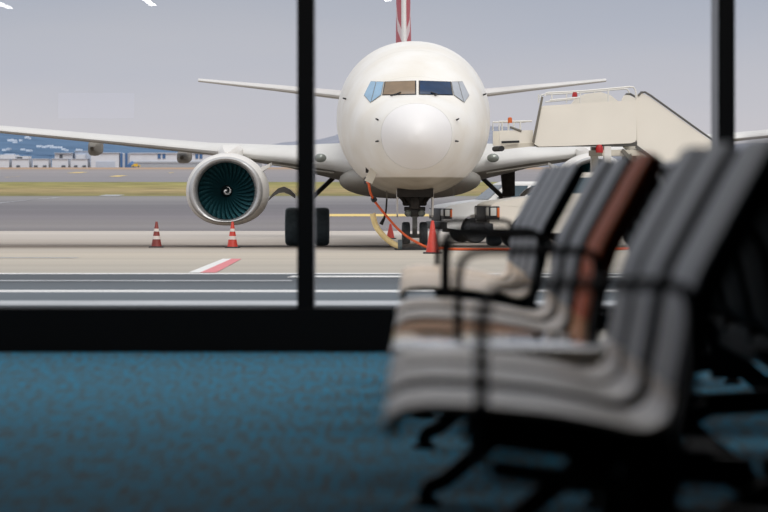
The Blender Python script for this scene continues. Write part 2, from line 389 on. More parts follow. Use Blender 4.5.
building('hangar', 105, 'white hangar with a wide pale door', 'hangar',
         [('wall','bld_white',91,119,153,None,0,30), ('roof','bld_grey',90.5,119.5,152.4,153.2,-.5,30.5), ('hangar_door','bld_grey',96,115,161.5,None,-.25,.1)])
building('tower_bay', 124, 'blue and white striped tower bay beside the white hangar', 'building',
         [('wall','bld_white',119.5,129,153.2,None,1,30), ('pillar','bld_blue',120,122.4,153,None,.4,1.1), ('pillar','bld_blue',125,127.4,153,None,.4,1.1)])
lt = [('wall','bld_white',129.5,262,153.4,None,0,24), ('roof','bld_grey',129.4,262.5,152.6,153.6,-.5,24.5), ('canopy','bld_band',132,262,161.5,163.2,-.4,.1), ('base_wall','bld_band',136,262,164.2,None,-.3,.1)]
for a in (157.8,162.6,195.4,199.6): lt.append(('window','bld_blue',a,a+2.8,154,158.6,-.25,.1))
building('terminal_building', 190, 'long white building with paired blue windows beyond the engine', 'building', lt)
root = empty('tent', (bx(133.5), YB-8, ZB+.1)); tag(root, 'small blue tent by the white hangar', 'tent')
MB().loft([[(-1.5,0,0), (1.5,0,0), (1.5,3,0), (-1.5,3,0)], [(-1.3,0,1.2), (1.3,0,1.2), (1.3,3,1.2), (-1.3,3,1.2)], [(-.1,1.4,2.4), (.1,1.4,2.4), (.1,1.6,2.4), (-.1,1.6,2.4)]]).build('canvas', M['bld_blue'], root, smooth=0)
root = empty('service_vehicle', (bx(139), YB-14, gz(YB-14))); tag(root, 'low yellow vehicle parked in front of the far buildings', 'vehicle')
MB().box(-1.5,1.5,0,1.6,.3,.8).box(-.9,.6,.1,1.5,.8,1.3).build('body', M['yellow_vehicle'], root, smooth=0)
for sx in (-1, 1): MB().lathe([(.3,-.1), (.3,.1)], (sx*.9,0,.3), (0,1,0), 12).build('wheel', M['tyre'], root)

# ------------------------------------------------------------------ the airliner
AX, AY, AZ = .766, 72.0, HC-65*76/F
jet = empty('airplane', (AX, AY, AZ), math.radians(.18))
tag(jet, 'white twin-engine airliner parked nose-on with red tail fin', 'airplane')
FT = [(0,2.76), (.04,2.93), (.15,3.10), (.35,3.28), (.6,3.42), (1.0,3.56), (1.5,3.68), (2.0,3.78), (2.4,4.0), (2.9,4.30), (3.5,4.62), (4.2,4.87), (5,5.06), (6,5.2), (7,5.26), (8,5.28), (24,5.28), (30,5.26), (36,5.1), (38.5,4.95)]
FB = [(0,2.76), (.04,2.58), (.15,2.42), (.35,2.24), (.6,2.08), (1.0,1.90), (1.5,1.74), (2.0,1.64), (3,1.49), (4,1.40), (5,1.35), (6,1.32), (7,1.31), (23,1.31), (26,1.5), (30,2.3), (34,3.2), (38.5,4.35)]
FW = [(0,.0), (.04,.17), (.15,.34), (.35,.52), (.6,.68), (1.0,.88), (1.5,1.09), (2.0,1.26), (2.5,1.40), (3,1.52), (4,1.70), (5,1.80), (6,1.86), (7,1.885), (8,1.89), (24,1.89), (28,1.65), (33,1.0), (38.5,.3)]
FC = [(0,2.76), (1,2.80), (2,2.86), (4,3.05), (7,3.28), (24,3.28), (30,3.7), (38.5,4.6)]
def smooth_tab(tab):
    xs = [p[0] for p in tab]
    def g(x):
        for i in range(len(tab)-1):
            if x <= xs[i+1] or i == len(tab)-2:
                x0, x1 = xs[i], xs[i+1]; y0, y1 = tab[i][1], tab[i+1][1]
                def sl(k):
                    if k <= 0 or k >= len(tab)-1: return (tab[min(k+1,len(tab)-1)][1]-tab[max(k-1,0)][1])/(xs[min(k+1,len(tab)-1)]-xs[max(k-1,0)])
                    a = (tab[k][1]-tab[k-1][1])/(xs[k]-xs[k-1]); b_ = (tab[k+1][1]-tab[k][1])/(xs[k+1]-xs[k])
                    return 0 if a*b_ <= 0 else 2*a*b_/(a+b_)
                h = x1-x0; t = min(1, max(0, (x-x0)/h)); m0, m1 = sl(i)*h, sl(i+1)*h
                return (2*t**3-3*t**2+1)*y0+(t**3-2*t**2+t)*m0+(-2*t**3+3*t**2)*y1+(t**3-t**2)*m1
    return g
fT, fB, fW, fC = map(smooth_tab, (FT, FB, FW, FC))
def ring(y, n=72, grow=0.):
    T, B, W, C = fT(y)+grow, fB(y)-grow, fW(y)*1.035+grow, fC(y)
    out = []
    for k in range(n):
        a = 2*PI*k/n
        c, s = math.cos(a), math.sin(a)
        e = 2/2.1
        cx = math.copysign(abs(c)**e, c); sz = math.copysign(abs(s)**e, s)
        out.append((W*cx, y, C+(T-C)*sz if s >= 0 else C+(C-B)*sz))
    return out
Y_RAD = .84
ys_r = [.004, .015, .04, .08, .15, .25, .35, .48, .6, .72, Y_RAD]
ys_f = [Y_RAD+.02]+[.95+.1*i for i in range(33)]+[4.4, 4.8, 5.2, 5.6, 6, 6.5, 7, 8, 10, 14, 18, 22, 24, 26, 28, 30, 32, 34, 36, 38, 38.5]
radome = MB().loft([ring(y) for y in ys_r]).build('radome', M['radome'], jet, smooth=60); radome['label'] = 'smooth bright white nose cone'
MB().loft([ring(Y_RAD-.02, grow=-.006), ring(Y_RAD+.04, grow=-.006)]).build('nose_seam', M['seam'], jet)
fus_mb = MB().loft([ring(y) for y in ys_f])
fus = fus_mb.build('fuselage', M['fuselage'], jet, smooth=60)
bvh = BVHTree.FromPolygons([Vector(v) for v in fus_mb.v], fus_mb.f)
bvh_r = BVHTree.FromPolygons([Vector(v) for v in MB().loft([ring(y) for y in ys_r]).v], MB().loft([ring(y) for y in ys_r]).f)
EYE = Vector((-AX, -AY, HC-AZ))
def hit(px, py):
    d = Vector(((px-384)/F, 1, -(py-HOR)/F)).normalized()
    best = None
    for t in (bvh, bvh_r):
        p, nrm, i, dist = t.ray_cast(EYE, d)
        if p is not None and (best is None or dist < best[2]): best = (p, nrm, dist)
    p, nrm = best[0], best[1]
    if nrm.dot(d) > 0: nrm = -nrm
    return p, nrm
def panel(name, quad, m, off, parent, nu=10, nv=8):
    mb = MB(); vs = []
    for j in range(nv+1):
        for i in range(nu+1):
            u, v = i/nu, j/nv
            a = Vector(quad[0]).lerp(Vector(quad[1]), u); b_ = Vector(quad[3]).lerp(Vector(quad[2]), u); q = a.lerp(b_, v)
            p, nrm = hit(q.x, q.y); vs.append(p+nrm*off)
    fs = [(j*(nu+1)+i, j*(nu+1)+i+1, (j+1)*(nu+1)+i+1, (j+1)*(nu+1)+i) for j in range(nv) for i in range(nu)]
    mb.add(vs, fs)
    return mb.build(name, m, parent, smooth=60, flat=True)
def grow_quad(q, g):
    c = sum((Vector(p) for p in q), Vector((0,0)))/4
    return [tuple(Vector(p)+(Vector(p)-c).normalized()*g) for p in q]
front_l = [(386.2,82.2), (415.4,81.2), (415.4,94.4), (383.6,95)]
front_r = [(420.2,81.2), (450,82.2), (452.2,95), (420.2,94.4)]
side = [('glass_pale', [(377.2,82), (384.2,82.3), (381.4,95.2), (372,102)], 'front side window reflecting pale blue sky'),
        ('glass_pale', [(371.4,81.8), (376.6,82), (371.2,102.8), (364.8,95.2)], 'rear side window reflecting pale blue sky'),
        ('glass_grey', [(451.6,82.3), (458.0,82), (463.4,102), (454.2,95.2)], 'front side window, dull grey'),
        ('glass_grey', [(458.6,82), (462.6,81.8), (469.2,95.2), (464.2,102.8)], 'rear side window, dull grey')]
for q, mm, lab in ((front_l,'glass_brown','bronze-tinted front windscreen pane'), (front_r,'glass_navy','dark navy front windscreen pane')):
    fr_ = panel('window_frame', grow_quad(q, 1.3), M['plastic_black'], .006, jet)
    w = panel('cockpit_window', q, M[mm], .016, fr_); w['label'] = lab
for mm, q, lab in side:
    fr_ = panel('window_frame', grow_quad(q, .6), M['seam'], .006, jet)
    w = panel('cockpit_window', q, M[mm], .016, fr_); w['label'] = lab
for pts in ([(391,96.6), (397,95.2), (401,93.4)], [(435,96.4), (437,95.4), (431,93.6)]):
    MB().tube([hit(*p)[0]+hit(*p)[1]*.03 for p in pts], .02, 6).build('wiper', M['plastic_black'], jet)
def probe(px, py, s=.75):
    p, nrm = hit(px, py)
    MB().tube([p-nrm*.02, p+nrm*.09*s, p+nrm*.10*s+Vector((0,-.16,0))*s], [.03*s,.025*s,.012*s], 8).build('pitot_probe', M['plastic_black'], jet)
for px, py in ((378.5,120), (378.5,141), (456.5,120), (455.5,141)): probe(px, py)
for px, py in ((346.6,99), (483.6,95)): probe(px, py, .8)
# open ground-power hatch
p, nrm = hit(374, 172)
hatch = MB().box(-.10,.10,-.02,.02,-.22,.22, rot=Matrix.Rotation(math.radians(24), 3, 'Y')).build('access_hatch', M['cream_dim'], jet); hatch.location = p+nrm*.06+Vector((0,-.08,0)); hatch['label'] = 'small open white hatch'
for px, py in ((368.5,170), (371,179)):
    p, nrm = hit(px, py); MB().box(-.06,.06,-.02,.03,-.07,.07).build('socket_panel', M['bay'], jet).location = p
# lower antennas and drain masts
for (x, y, h) in ((1.02,6.4,.28), (-.68,5.2,.42)):
    zb = fC(y)-(fC(y)-fB(y))*math.sqrt(max(0,1-(x/fW(y))**2))
    MB().prism([(y-.08,zb+.05), (y+.16,zb+.05), (y+.14,zb-h), (y+.06,zb-h)], 'x', x-.015, x+.015).build('antenna', M['fairing'], jet)
p = [(-.68,5.2,1.25), (-.70,5.18,.95), (-.74,5.15,.78), (-.82,5.1,.62)]
MB().tube(p, [.022,.022,.03,.05], 8).build('hose', M['bay'], jet)

def airfoil(n=18, t=.12, camber=.02):
    up, lo = [], []
    for i in range(n+1):
        u = .5*(1-math.cos(PI*i/n))
        yt = 5*t*(.2969*math.sqrt(u)-.126*u-.3516*u*u+.2843*u**3-.1015*u**4)
        yc = camber*4*u*(1-u)
        up.append((u, yc+yt)); lo.append((u, yc-yt))
    return up+lo[-2:0:-1]
def wing_rings(secs, sx):
    rings = []
    for x, yle, chord, z, t, inc in secs:
        r_ = []
        for u, w in airfoil(18, t):
            dy, dz = u*chord, w*chord
            r_.append((sx*x, yle+dy*math.cos(inc)+dz*math.sin(inc), z-dy*math.sin(inc)+dz*math.cos(inc)))
        rings.append(r_)
    return rings
def zle(x): return 2.20+(x-1.9)*.098
WS = [(1.0, 12.9, 8.3, zle(1.0), .155, .04), (1.9, 13.5, 7.4, zle(1.9), .145, .036), (3.4, 14.3, 6.2, zle(3.4), .105, .026), (5.7, 15.5, 4.7, zle(5.7), .075, .012), (9, 17.25, 3.7, zle(9), .072, .004), (12, 18.85, 2.9, zle(12), .078, 0.), (17.0, 21.5, 1.65, zle(17), .08, 0.)]
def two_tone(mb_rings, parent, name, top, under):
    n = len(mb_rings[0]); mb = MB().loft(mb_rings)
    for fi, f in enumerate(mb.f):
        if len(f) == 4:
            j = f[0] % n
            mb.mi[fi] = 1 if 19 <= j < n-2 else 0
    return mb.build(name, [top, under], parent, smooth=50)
for sx in (-1, 1):
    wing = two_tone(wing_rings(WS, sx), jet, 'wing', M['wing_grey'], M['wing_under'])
    if sx > 0: wing['label'] = 'wing behind the boarding stairs'
    # leading edge seam between slats and fixed wing, winglet, lamp, track fairings
    wl = MB().loft([[(sx*(17.0), 21.5+c*1.65, zle(17)+d*.12) for c, d in ((0,0),(.4,.7),(1,0),(.4,-.7))], [(sx*17.45, 22.0+c*1.3, zle(17)+.7+d*.04) for c, d in ((0,0),(.4,.7),(1,0),(.4,-.7))],
                    [(sx*17.85, 23.0+c*.6, zle(17)+2.3+d*.03) for c, d in ((0,0),(.4,.7),(1,0),(.4,-.7))]]).build('winglet', M['white'], wing)
    a = at(322 if sx < 0 else 494.5, 158, 85.55)-Vector((AX, AY, AZ))
    MB().lathe([(0,-.06), (.10,-.05), (.155,-.01), (.17,.04), (.17,.10)], (0,0,0), (0,1,0), 24).build('landing_lamp', M['lens'], wing)
    lamp_ = children(wing)[-1]; lamp_ = [c for c in children(wing) if c.name.startswith('landing_lamp')][0]; lamp_.location = (a.x, a.y-.12, a.z); lamp_.scale = (1, 1, .72)
    for px, py, Yd, hw, hh in ((97,148,94,.2,.24), (186,157,93,.21,.19)):
        q = at(px, py, Yd)-Vector((AX, AY, AZ)); x = abs(q.x)
        rr = []
        for t, f in ((-.9,.25), (-.55,.75), (0,1), (.9,.95), (1.7,.6), (2.3,.1)):
            rr.append([(sx*x+hw*f*math.copysign(abs(math.cos(2*PI*k/20))**.6, math.cos(2*PI*k/20)), q.y+t, q.z+.04*t+hh*f*math.copysign(abs(math.sin(2*PI*k/20))**.6, math.sin(2*PI*k/20))) for k in range(20)])
        MB().loft(rr).build('flap_fairing', M['fairing'], wing)
    # inboard flap and slat lines under the wing
    MB().tube([(sx*2.1,13.75,zle(2.1)-.30), (sx*3.9,14.7,zle(3.9)-.22)], .03, 6).build('slat_seam', M['fairing'], wing)
    # stabilizer
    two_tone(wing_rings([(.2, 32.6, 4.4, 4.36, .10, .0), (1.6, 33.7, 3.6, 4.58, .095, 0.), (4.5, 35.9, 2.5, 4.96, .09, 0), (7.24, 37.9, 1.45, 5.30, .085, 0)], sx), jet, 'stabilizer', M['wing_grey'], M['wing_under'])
# fin: red sides, white leading edge
def fin_ring(z):
    t = (z-5.0)/7.6; yle = 29.6+t*6.2; ch = 6.6-t*3.9; hw = .28-.10*t
    return [(0,yle,z), (.055,yle+.06*ch,z), (hw*.8,yle+.2*ch,z), (hw,yle+.4*ch,z), (hw*.7,yle+.7*ch,z), (0,yle+ch,z), (-hw*.7,yle+.7*ch,z), (-hw,yle+.4*ch,z), (-hw*.8,yle+.2*ch,z), (-.055,yle+.06*ch,z)]
fin = MB().loft([fin_ring(5.0+i*.76) for i in range(11)]).build('tail_fin', M['tail'], jet, smooth=50); fin['label'] = 'red tail fin with white streaks'
def fin_le(z):
    t = (z-5.0)/7.6; yle = 29.6+t*6.2
    return [(0,yle-.05,z), (.075,yle+.1,z), (.085,yle+.5,z), (-.085,yle+.5,z), (-.075,yle+.1,z)]
MB().loft([fin_le(5.0+i*.76) for i in range(11)]).build('leading_edge', M['white'], fin, smooth=50)
MB().loft([[(0,24.5,5.2), (.06,24.6,5.2), (.09,31,5.2), (-.09,31,5.2), (-.06,24.6,5.2)], [(0,29.8,6.1), (.05,29.9,6.1), (.08,31,6.1), (-.08,31,6.1), (-.05,29.9,6.1)]]).build('dorsal_fin', M['white'], fin)
# belly fairing
rr = []
for y, w, zb in ((11.4,1.3,1.45), (12.2,1.75,1.34), (13.4,1.95,1.24), (16,2.0,1.2), (20,1.95,1.2), (22.4,1.6,1.3), (23.4,1.0,1.4)):
    rr.append([(w*math.copysign(abs(math.cos(2*PI*k/32))**.8, math.cos(2*PI*k/32)), y, 1.75+(.4 if math.sin(2*PI*k/32) > 0 else 1.75-zb)*math.copysign(abs(math.sin(2*PI*k/32))**.9, math.sin(2*PI*k/32))) for k in range(32)])
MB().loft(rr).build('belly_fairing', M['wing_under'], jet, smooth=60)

# engines
def engine(sx):
    ex, ez = sx*5.02, 1.43
    root = empty('engine', (ex, 12.0, ez), 0, jet)
    if sx > 0: root['label'] = 'engine behind the boarding stairs truck'
    n = 56
    def er(y, r, f=1.):
        out = []
        for k in range(n):
            a = 2*PI*k/n; c, s = math.cos(a), math.sin(a)
            fx = 1+.085*f; fz = (1.0 if s >= 0 else 1-.09*f)
            e = 1-.10*f*(1 if s < 0 else 0)
            out.append((r*fx*math.copysign(abs(c)**e, c), y, r*fz*math.copysign(abs(s)**e, s)))
        return out
    MB().loft([er(.10,.935,.9), er(.25,.975), er(.6,1.02), (er(1.1,1.045)), er(1.7,1.04), er(2.5,.98), er(3.4,.84), er(4.0,.74)], cap0=False).build('nacelle', M['white'], root, smooth=60)
    MB().loft([er(.10,.935,.9), er(.04,.915,.8), er(.0,.88,.6), er(.01,.845,.4), er(.06,.815,.2), er(.16,.79,0.), er(.3,.78,0.)], cap0=False, cap1=False).build('inlet_lip', M['lip'], root, smooth=60)
    MB().loft([er(.3,.78,0.), er(.6,.785,0.), er(1.0,.79,0.)], cap0=False, cap1=True).build('inlet_duct', M['duct'], root, smooth=60)
    fb = MB()
    for k in range(32):
        a = 2*PI*k/32; rings = []
        for t in (0, .25, .5, .75, 1):
            r = .16+.61*t; tw = math.radians(30+30*t); w = .075+.04*t
            c = Vector((math.cos(a+.18*t*t), 0, math.sin(a+.18*t*t)))
            tg = Vector((-c.z, 0, c.x)); d = tg*math.sin(tw)+Vector((0,1,0))*math.cos(tw)
            nn = c.cross(d).normalized()
            p = c*r+Vector((0,.72,0))
            rings.append([p-d*w, p+nn*.008, p+d*w, p-nn*.008])
        fb.loft(rings)
    fb.build('fan', M['fan'], root, smooth=50)
    MB().lathe([(0,-.24), (.05,-.22), (.10,-.13), (.14,0), (.17,.14), (.17,.3)], (0,.62,0), (0,1,0), 32).build('spinner', M['spinner'], root)
    MB().loft([er(3.6,.60,0), er(4.4,.52,0), er(5.2,.34,0)]).build('exhaust_nozzle', M['dark_metal'], root)
    # strake and pylon
    MB().add([(-sx*.90,.9,.50), (-sx*.90,2.0,.50), (-sx*1.20,1.85,.70), (-sx*1.16,1.25,.66), (-sx*.86,.9,.62), (-sx*.86,2.0,.62), (-sx*1.19,1.85,.79), (-sx*1.15,1.25,.75)], [(0,1,2,3), (7,6,5,4), (0,3,7,4), (3,2,6,7), (2,1,5,6)]).build('strake', M['white'], root)
    MB().loft([[(x*w, y, z) for x, z in ((-1,z0), (1,z0), (1,z1), (.6,z1+.1), (-.6,z1+.1), (-1,z1))] for y, w, z0, z1 in ((.9,.10,.75,.96), (1.6,.24,.75,1.07), (2.6,.34,.7,1.15), (3.6,.36,.6,1.2), (4.6,.28,.55,1.15))]).build('pylon', M['white'], root)
    return root
for sx in (-1, 1): engine(sx)

# nose gear
def wheel_mb(r, w, x0, y, z, rim=.55):
    mb = MB()
    mb.lathe([(r*rim,-w/2), (r*.86,-w/2), (r*.96,-w*.42), (r,-w*.25), (r,w*.25), (r*.96,w*.42), (r*.86,w/2), (r*rim,w/2)], (x0,y,z), (1,0,0), 36)
    for s in (-1, 1): mb.lathe([(.02,w*.30*s), (r*.3,w*.34*s), (r*rim*.98,w*.5*s), (r*rim,w*.42*s)], (x0,y,z), (1,0,0), 24, mi=1)
    return mb
ng = empty('nose_gear', (0,4.0,0), 0, jet)
for sx in (-1, 1): wheel_mb(.345, .20, sx*.215, 0, .345).build('wheel', [M['tyre_dark'], M['rim']], ng)
MB().tube([(0,0,1.5), (0,0,.8)], .09, 14).tube([(0,0,.85), (0,0,.32)], .06, 14).tube([(-.30,0,.345), (.30,0,.345)], .05, 12).bar((0,-.12,.78), (0,-.26,.55), .12, .04).bar((0,-.26,.55), (0,-.07,.36), .1, .04).build('strut', M['metal'], ng)
MB().tube([(-.05,-.05,.88), (-.22,.5,1.5)], .04, 8).tube([(.05,-.05,.88), (.22,.5,1.5)], .04, 8).box(-.20,.20,-.12,.1,.82,1.0, bev=.03).box(-.26,.26,-.1,.05,.95,1.06, bev=.02).box(-.30,.30,.0,.35,1.08,1.42, bev=.05).box(-.12,.12,-.16,0,1.0,1.3, bev=.03).tube([(-.2,-.1,1.12), (-.38,0,1.35)], .05, 8).tube([(.2,-.1,1.12), (.38,0,1.35)], .05, 8).build('steering_unit', M['dark_metal'], ng)
for sx in (-1, 1): MB().lathe([(.05,-.02), (.085,-.06), (.085,0), (.05,.04)], (sx*.17,-.14,.90), (0,1,0), 16).build('taxi_lamp', M['lens'], ng)
MB().box(-.44,.44,-.9,.9,1.30,1.50).build('wheel_bay', M['bay'], ng)
for sx in (-1, 1): MB().prism([(-.85,1.48), (.7,1.42), (.55,.88), (.1,.80), (-.55,.86)], 'x', sx*.43-.015, sx*.43+.02).build('gear_door', M['white'], ng)
# main gear
GM = gz(91.6)-AZ
for sx in (-1, 1):
    mg = empty('main_gear', (sx*2.97, 19.6, GM), 0, jet)
    for d in (-1, 1): wheel_mb(.565, .46, d*.42, 0, .565).build('wheel', [M['tyre'], M['rim']], mg)
    MB().tube([(0,0,.5), (-sx*.02,0,1.3), (-sx*.1,0,2.3)], [.09,.13,.15], 14).tube([(-.5,0,.565), (.5,0,.565)], .07, 12).build('strut', M['metal'], mg)
    MB().bar((-sx*.10,.1,1.38), (-sx*.78,.3,2.02), .12, .12).build('side_brace', M['dark_metal'], mg)
    MB().box(-.19,.19,-.18,-.12,1.46,2.3, bev=.02).build('gear_door', M['dark_metal'], mg)
    pts = [(sx*.35,.0,1.46), (sx*.5,-.1,1.60), (sx*.68,-.1,1.68), (sx*.85,-.1,1.64), (sx*1.0,-.1,1.52), (sx*1.14,-.1,1.36)]
    MB().loft([[(x, y-.3, z-h), (x, y+.3, z-h), (x, y+.3, z+h*.6), (x, y-.3, z+h*.6)] for (x, y, z), h in zip(pts, (.07,.1,.11,.09,.06,.03))]).build('gear_door', M['wing_grey'], mg, smooth=50)

# ------------------------------------------------------------------ things around the aircraft
AP = Vector((AX, AY, AZ))
chock = MB()
chock.prism([(-.16,0), (.16,0), (.11,.13), (-.11,.13)], 'x', -.42, .42).prism([(-.18,0), (.18,0), (.12,.14), (-.12,.14)], 'x', -.46, -.30).prism([(-.18,0), (.18,0), (.12,.14), (-.12,.14)], 'x', .30, .46)
o = chock.build('wheel_chock', M['plastic_black'], smooth=20); o.location = (AX-.05, 75.42, gz(75.42)); tag(o, 'long black chock laid against the nose wheels', 'wheel chock')

hp, hn = hit(370.6, 177)
g0 = AP+hp+hn*.15
cab = [g0+Vector((.02,-.01,.10)), g0, at(368.6,183,74.5), at(370.5,193,74.6), at(376,203,74.8), at(386,215.5,74.7), at(397,228,74.6), at(407,236.5,74.5), at(418,243,74.4), at(430,248,74.3)]
z = gz(74.0)+.035
last = cab[-1]; cab += [Vector((last.x+.35, 74.0, z+.02)), Vector((X_(452,73.6), 73.6, gz(73.6)+.035)), Vector((X_(490,73.2), 73.2, gz(73.2)+.035)), Vector((X_(545,73.2), 73.2, gz(73.2)+.035)), Vector((X_(600,73.6), 73.6, gz(73.6)+.035)), Vector((X_(640,76), 76, gz(76)+.035))]
def catmull(pts, k=6):
    out = []
    P = [pts[0]]+pts+[pts[-1]]
    for i in range(1, len(P)-2):
        for j in range(k):
            t = j/k; a, b_, c, d = P[i-1], P[i], P[i+1], P[i+2]
            out.append(.5*((2*b_)+(c-a)*t+(2*a-5*b_+4*c-d)*t*t+(3*b_-a-3*c+d)*t**3))
    return out+[pts[-1]]
pc = empty('power_cable', (last.x, last.y, gz(last.y))); tag(pc, 'orange power cable hanging from the nose hatch and trailing along the ground', 'cable')
mb = MB().tube([p-pc.location for p in catmull(cab)], .031, 8); mb.build('cable', M['orange'], pc, smooth=60)
MB().tube([g0+Vector((.02,-.01,.11))-pc.location, g0+Vector((0,-.02,-.05))-pc.location], .08, 10).build('plug', M['plastic_black'], pc)
c1, c2 = cab[3]-pc.location, cab[4]-pc.location
MB().tube([c1.lerp(c2,.5), c1.lerp(c2,.75)], .07, 10).build('strap', M['plastic_black'], pc)

tb = [at(372.5,213.5,74.9), at(376,226,74.9), at(384,236.5,74.9), at(393,243.5,74.9), at(400,248.5,74.8)]
for p in tb[-1:]: p.z = gz(p.y)+.09
o = empty('tow_bar', (tb[-1].x, tb[-1].y, gz(tb[-1].y))); tag(o, 'pale yellow bent bar raised beside the nose wheels', 'tow bar')
MB().tube([p-o.location for p in catmull(tb)], .07, 12).build('bar', M['pale_yellow'], o, smooth=60)
MB().lathe([(.12,-.05), (.13,0), (.12,.05)], (0,0,.13), (1,0,0), 20).build('wheel', M['tyre'], o)
MB().bar((0,0,.1), (.38,.25,.12), .08, .08).build('hitch', M['dark_metal'], o)

def cone(Y, px, label, h=.7, m='cone_red', bands=True, proto=None):
    o = empty('traffic_cone', (X_(px, Y), Y, gz(Y))); tag(o, label, 'traffic cone', 'traffic cones on the apron')
    MB().box(-.2,.2,-.2,.2,0,.035, bev=.012).build('base', M['plastic_black'], o)
    MB().lathe([(.15,.03), (.135,.06), (.03,h-.01), (.022,h), (0,h)], (0,0,0), (0,0,1), 24).build('body', M[m], o)
    if bands:
        for a, b_ in ((.32,.45), (.62,.73)):
            r0, r1 = [.135-(.105)*(t*h-.06)/(h-.07)+.003 for t in (a, b_)]
            MB().lathe([(r0,a*h), (r1,b_*h)], (0,0,0), (0,0,1), 24).build('reflective_band', M['cone_white'], o)
    return o
cone(83.6, 156.5, 'faded dark red cone standing alone left of the engine', m='cone_dark')
cone(82.4, 232.5, 'red and white banded cone in front of the engine')
cone(106, 390.5, 'small plain red cone beyond the bent yellow bar', h=.52, bands=False)
cone(65.5, 432.5, 'plain red cone just right of the nose wheels', h=.7, bands=False)

# ------------------------------------------------------------------ pickup and boarding-stairs truck
def arc(cx, cz, r, a0, a1, n=12): return [(cx+r*math.cos(a0+(a1-a0)*i/n), cz+r*math.sin(a0+(a1-a0)*i/n)) for i in range(n+1)]
def chassis(root, paint, cab_len=2.0, bed=True):
    L = 5.5
    prof = [(.02,.5), (0,.62), (0,1.04), (.05,1.13), (.18,1.20), (.8,1.30), (1.45,1.37), (1.6,1.38), (3.6,1.38), (3.65,1.38 if bed else .85), (L-.02,1.38 if bed else .85), (L,1.3 if bed else .85), (L,.55)]
    low = arc(4.25,.42,.50,0,PI)+[(3.5,.42), (1.55,.42)]+arc(1.02,.42,.50,0,PI)
    MB().prism(prof+low, 'y', -.95, .95).build('body', paint, root, smooth=25)
    # greenhouse
    b0, b1 = 1.42, 1.42+cab_len; t0, t1 = 2.15, b1-.16
    MB().loft([[(b0,-.90,1.34), (b1,-.90,1.34), (b1,.90,1.34), (b0,.90,1.34)], [(t0-.08,-.76,1.88), (t1,-.76,1.88), (t1,.76,1.88), (t0-.08,.76,1.88)], [(t0+.12,-.68,1.95), (t1-.1,-.68,1.95), (t1-.1,.68,1.95), (t0+.12,.68,1.95)]]).build('cab', paint, root, smooth=20)
    def lp(f, z, ys):   # point on the cab side
        u = (z-1.34)/.54; x0 = b0+(t0-.08-b0)*u; x1 = b1+(t1-b1)*u
        return (x0+(x1-x0)*f, ys*(.90-.14*u+.006), z)
    for ys in (-1, 1):
        for fa, fb_ in ((.10,.50), (.54,.93)):
            MB().add([lp(fa,1.42,ys), lp(fb_,1.42,ys), lp(fb_,1.82,ys), lp(fa+.02,1.82,ys)], [(0,1,2,3)]).build('side_window', M['car_glass'], root, smooth=0)
        MB().box(1.75,1.95,ys*1.08-.09,ys*1.08+.09,1.40,1.60, bev=.03).bar((1.85,ys*.86,1.44), (1.85,ys*1.05,1.48), .05, .05).build('wing_mirror', M['plastic_black'], root)
        for x in (1.02, 4.25):
            w = MB(); r = .40
            w.lathe([(r*.6,-.13), (r*.86,-.13), (r,-.08), (r,.08), (r*.86,.13), (r*.6,.13)], (x,ys*.82,.40), (0,1,0), 32)
            for s in (-1, 1): w.lathe([(.05,s*.09), (r*.3,s*.10), (r*.58,s*.12), (r*.6,s*.1)], (x,ys*.82,.40), (0,1,0), 20, mi=1)
            w.build('wheel', [M['tyre_dark'], M['rim']], root)
            MB().loft([[(cx, y, cz) for cx, cz in arc(x,.42,.50,0,PI,14)+arc(x,.42,.56,PI,0,14)] for y in (ys*.955-.03, ys*.955+.03)]).build('wheel_arch', paint, root, smooth=0)
        MB().box(-.02,.26,ys*.76-.20,ys*.76+.215,.76,1.10, bev=.02).build('lamp_housing', M['plastic_black'], root)
        hl = MB().box(-.04,.10,ys*.76-.16,ys*.76+.17,.86,1.07, bev=.02); hl.box(.02,.17,ys*.965-.02,ys*.965+.02,.86,1.06, bev=.01)
        h_ = hl.build('headlamp', M['head_lens'], root)
        MB().box(.19,.25,ys*.965-.02,ys*.965+.022,.82,1.06, bev=.01).build('indicator', M['amber'], h_)
    fw = [(b0+.05,-.82,1.38), (b0+.05,.82,1.38), (t0-.12,.70,1.84), (t0-.12,-.70,1.84)]
    MB().add([(x-.025, y, z) for x, y, z in fw], [(0,1,2,3)]).build('windscreen', M['car_glass'], root, smooth=0)
    MB().box(-.05,.06,-.58,.58,.70,1.10, bev=.03).build('grille', M['plastic_black'], root)
    MB().box(-.14,.10,-.97,.97,.44,.68, bev=.04).build('bumper', M['plastic_black'], root)
    MB().box(.3,5.2,-.5,.5,.34,.52).build('underframe', M['bay'], root)
Y1 = 98.5
pk = empty('pickup_truck', (X_(437,Y1), Y1, gz(Y1+1)), math.radians(13)); tag(pk, 'white pickup truck parked behind the nose, beyond the stairs truck', 'pickup truck')
chassis(pk, M['truck_white'], 2.3)
Y2 = 78.7
st = empty('boarding_stairs_truck', (X_(482.5,Y2), Y2, gz(Y2+.6)), math.radians(9)); tag(st, 'cream pickup carrying boarding stairs up to the airliner door', 'stairs truck')
chassis(st, M['cream'], 2.3, bed=False)
G2 = gz(Y2+.6)
def sxz(px, py, Yd=78.0):          # photo point on the near face of the stairs, in truck coordinates
    p = at(px, py, Yd); return ((p.x-st.location.x), p.z-G2)
YN, YF = -.78, .78
poly = [sxz(*p) for p in ((529,140), (536.8,107), (540,105.6), (631,99.6), (634.5,100), (635,138), (633.5,141.5), (629,143), (560,146), (535,146.5), (530.5,144.5))]
near = MB().prism(poly, 'y', YN-.04, YN).build('side_panel', M['cream'], st, smooth=20)
MB().prism([(x+(.30 if x < 2.5 else 0), z) for x, z in poly], 'y', YF, YF+.04).build('side_panel', M['cream'], st, smooth=20)
x0, z0 = sxz(531,144.5); x1, z1 = sxz(636,142)
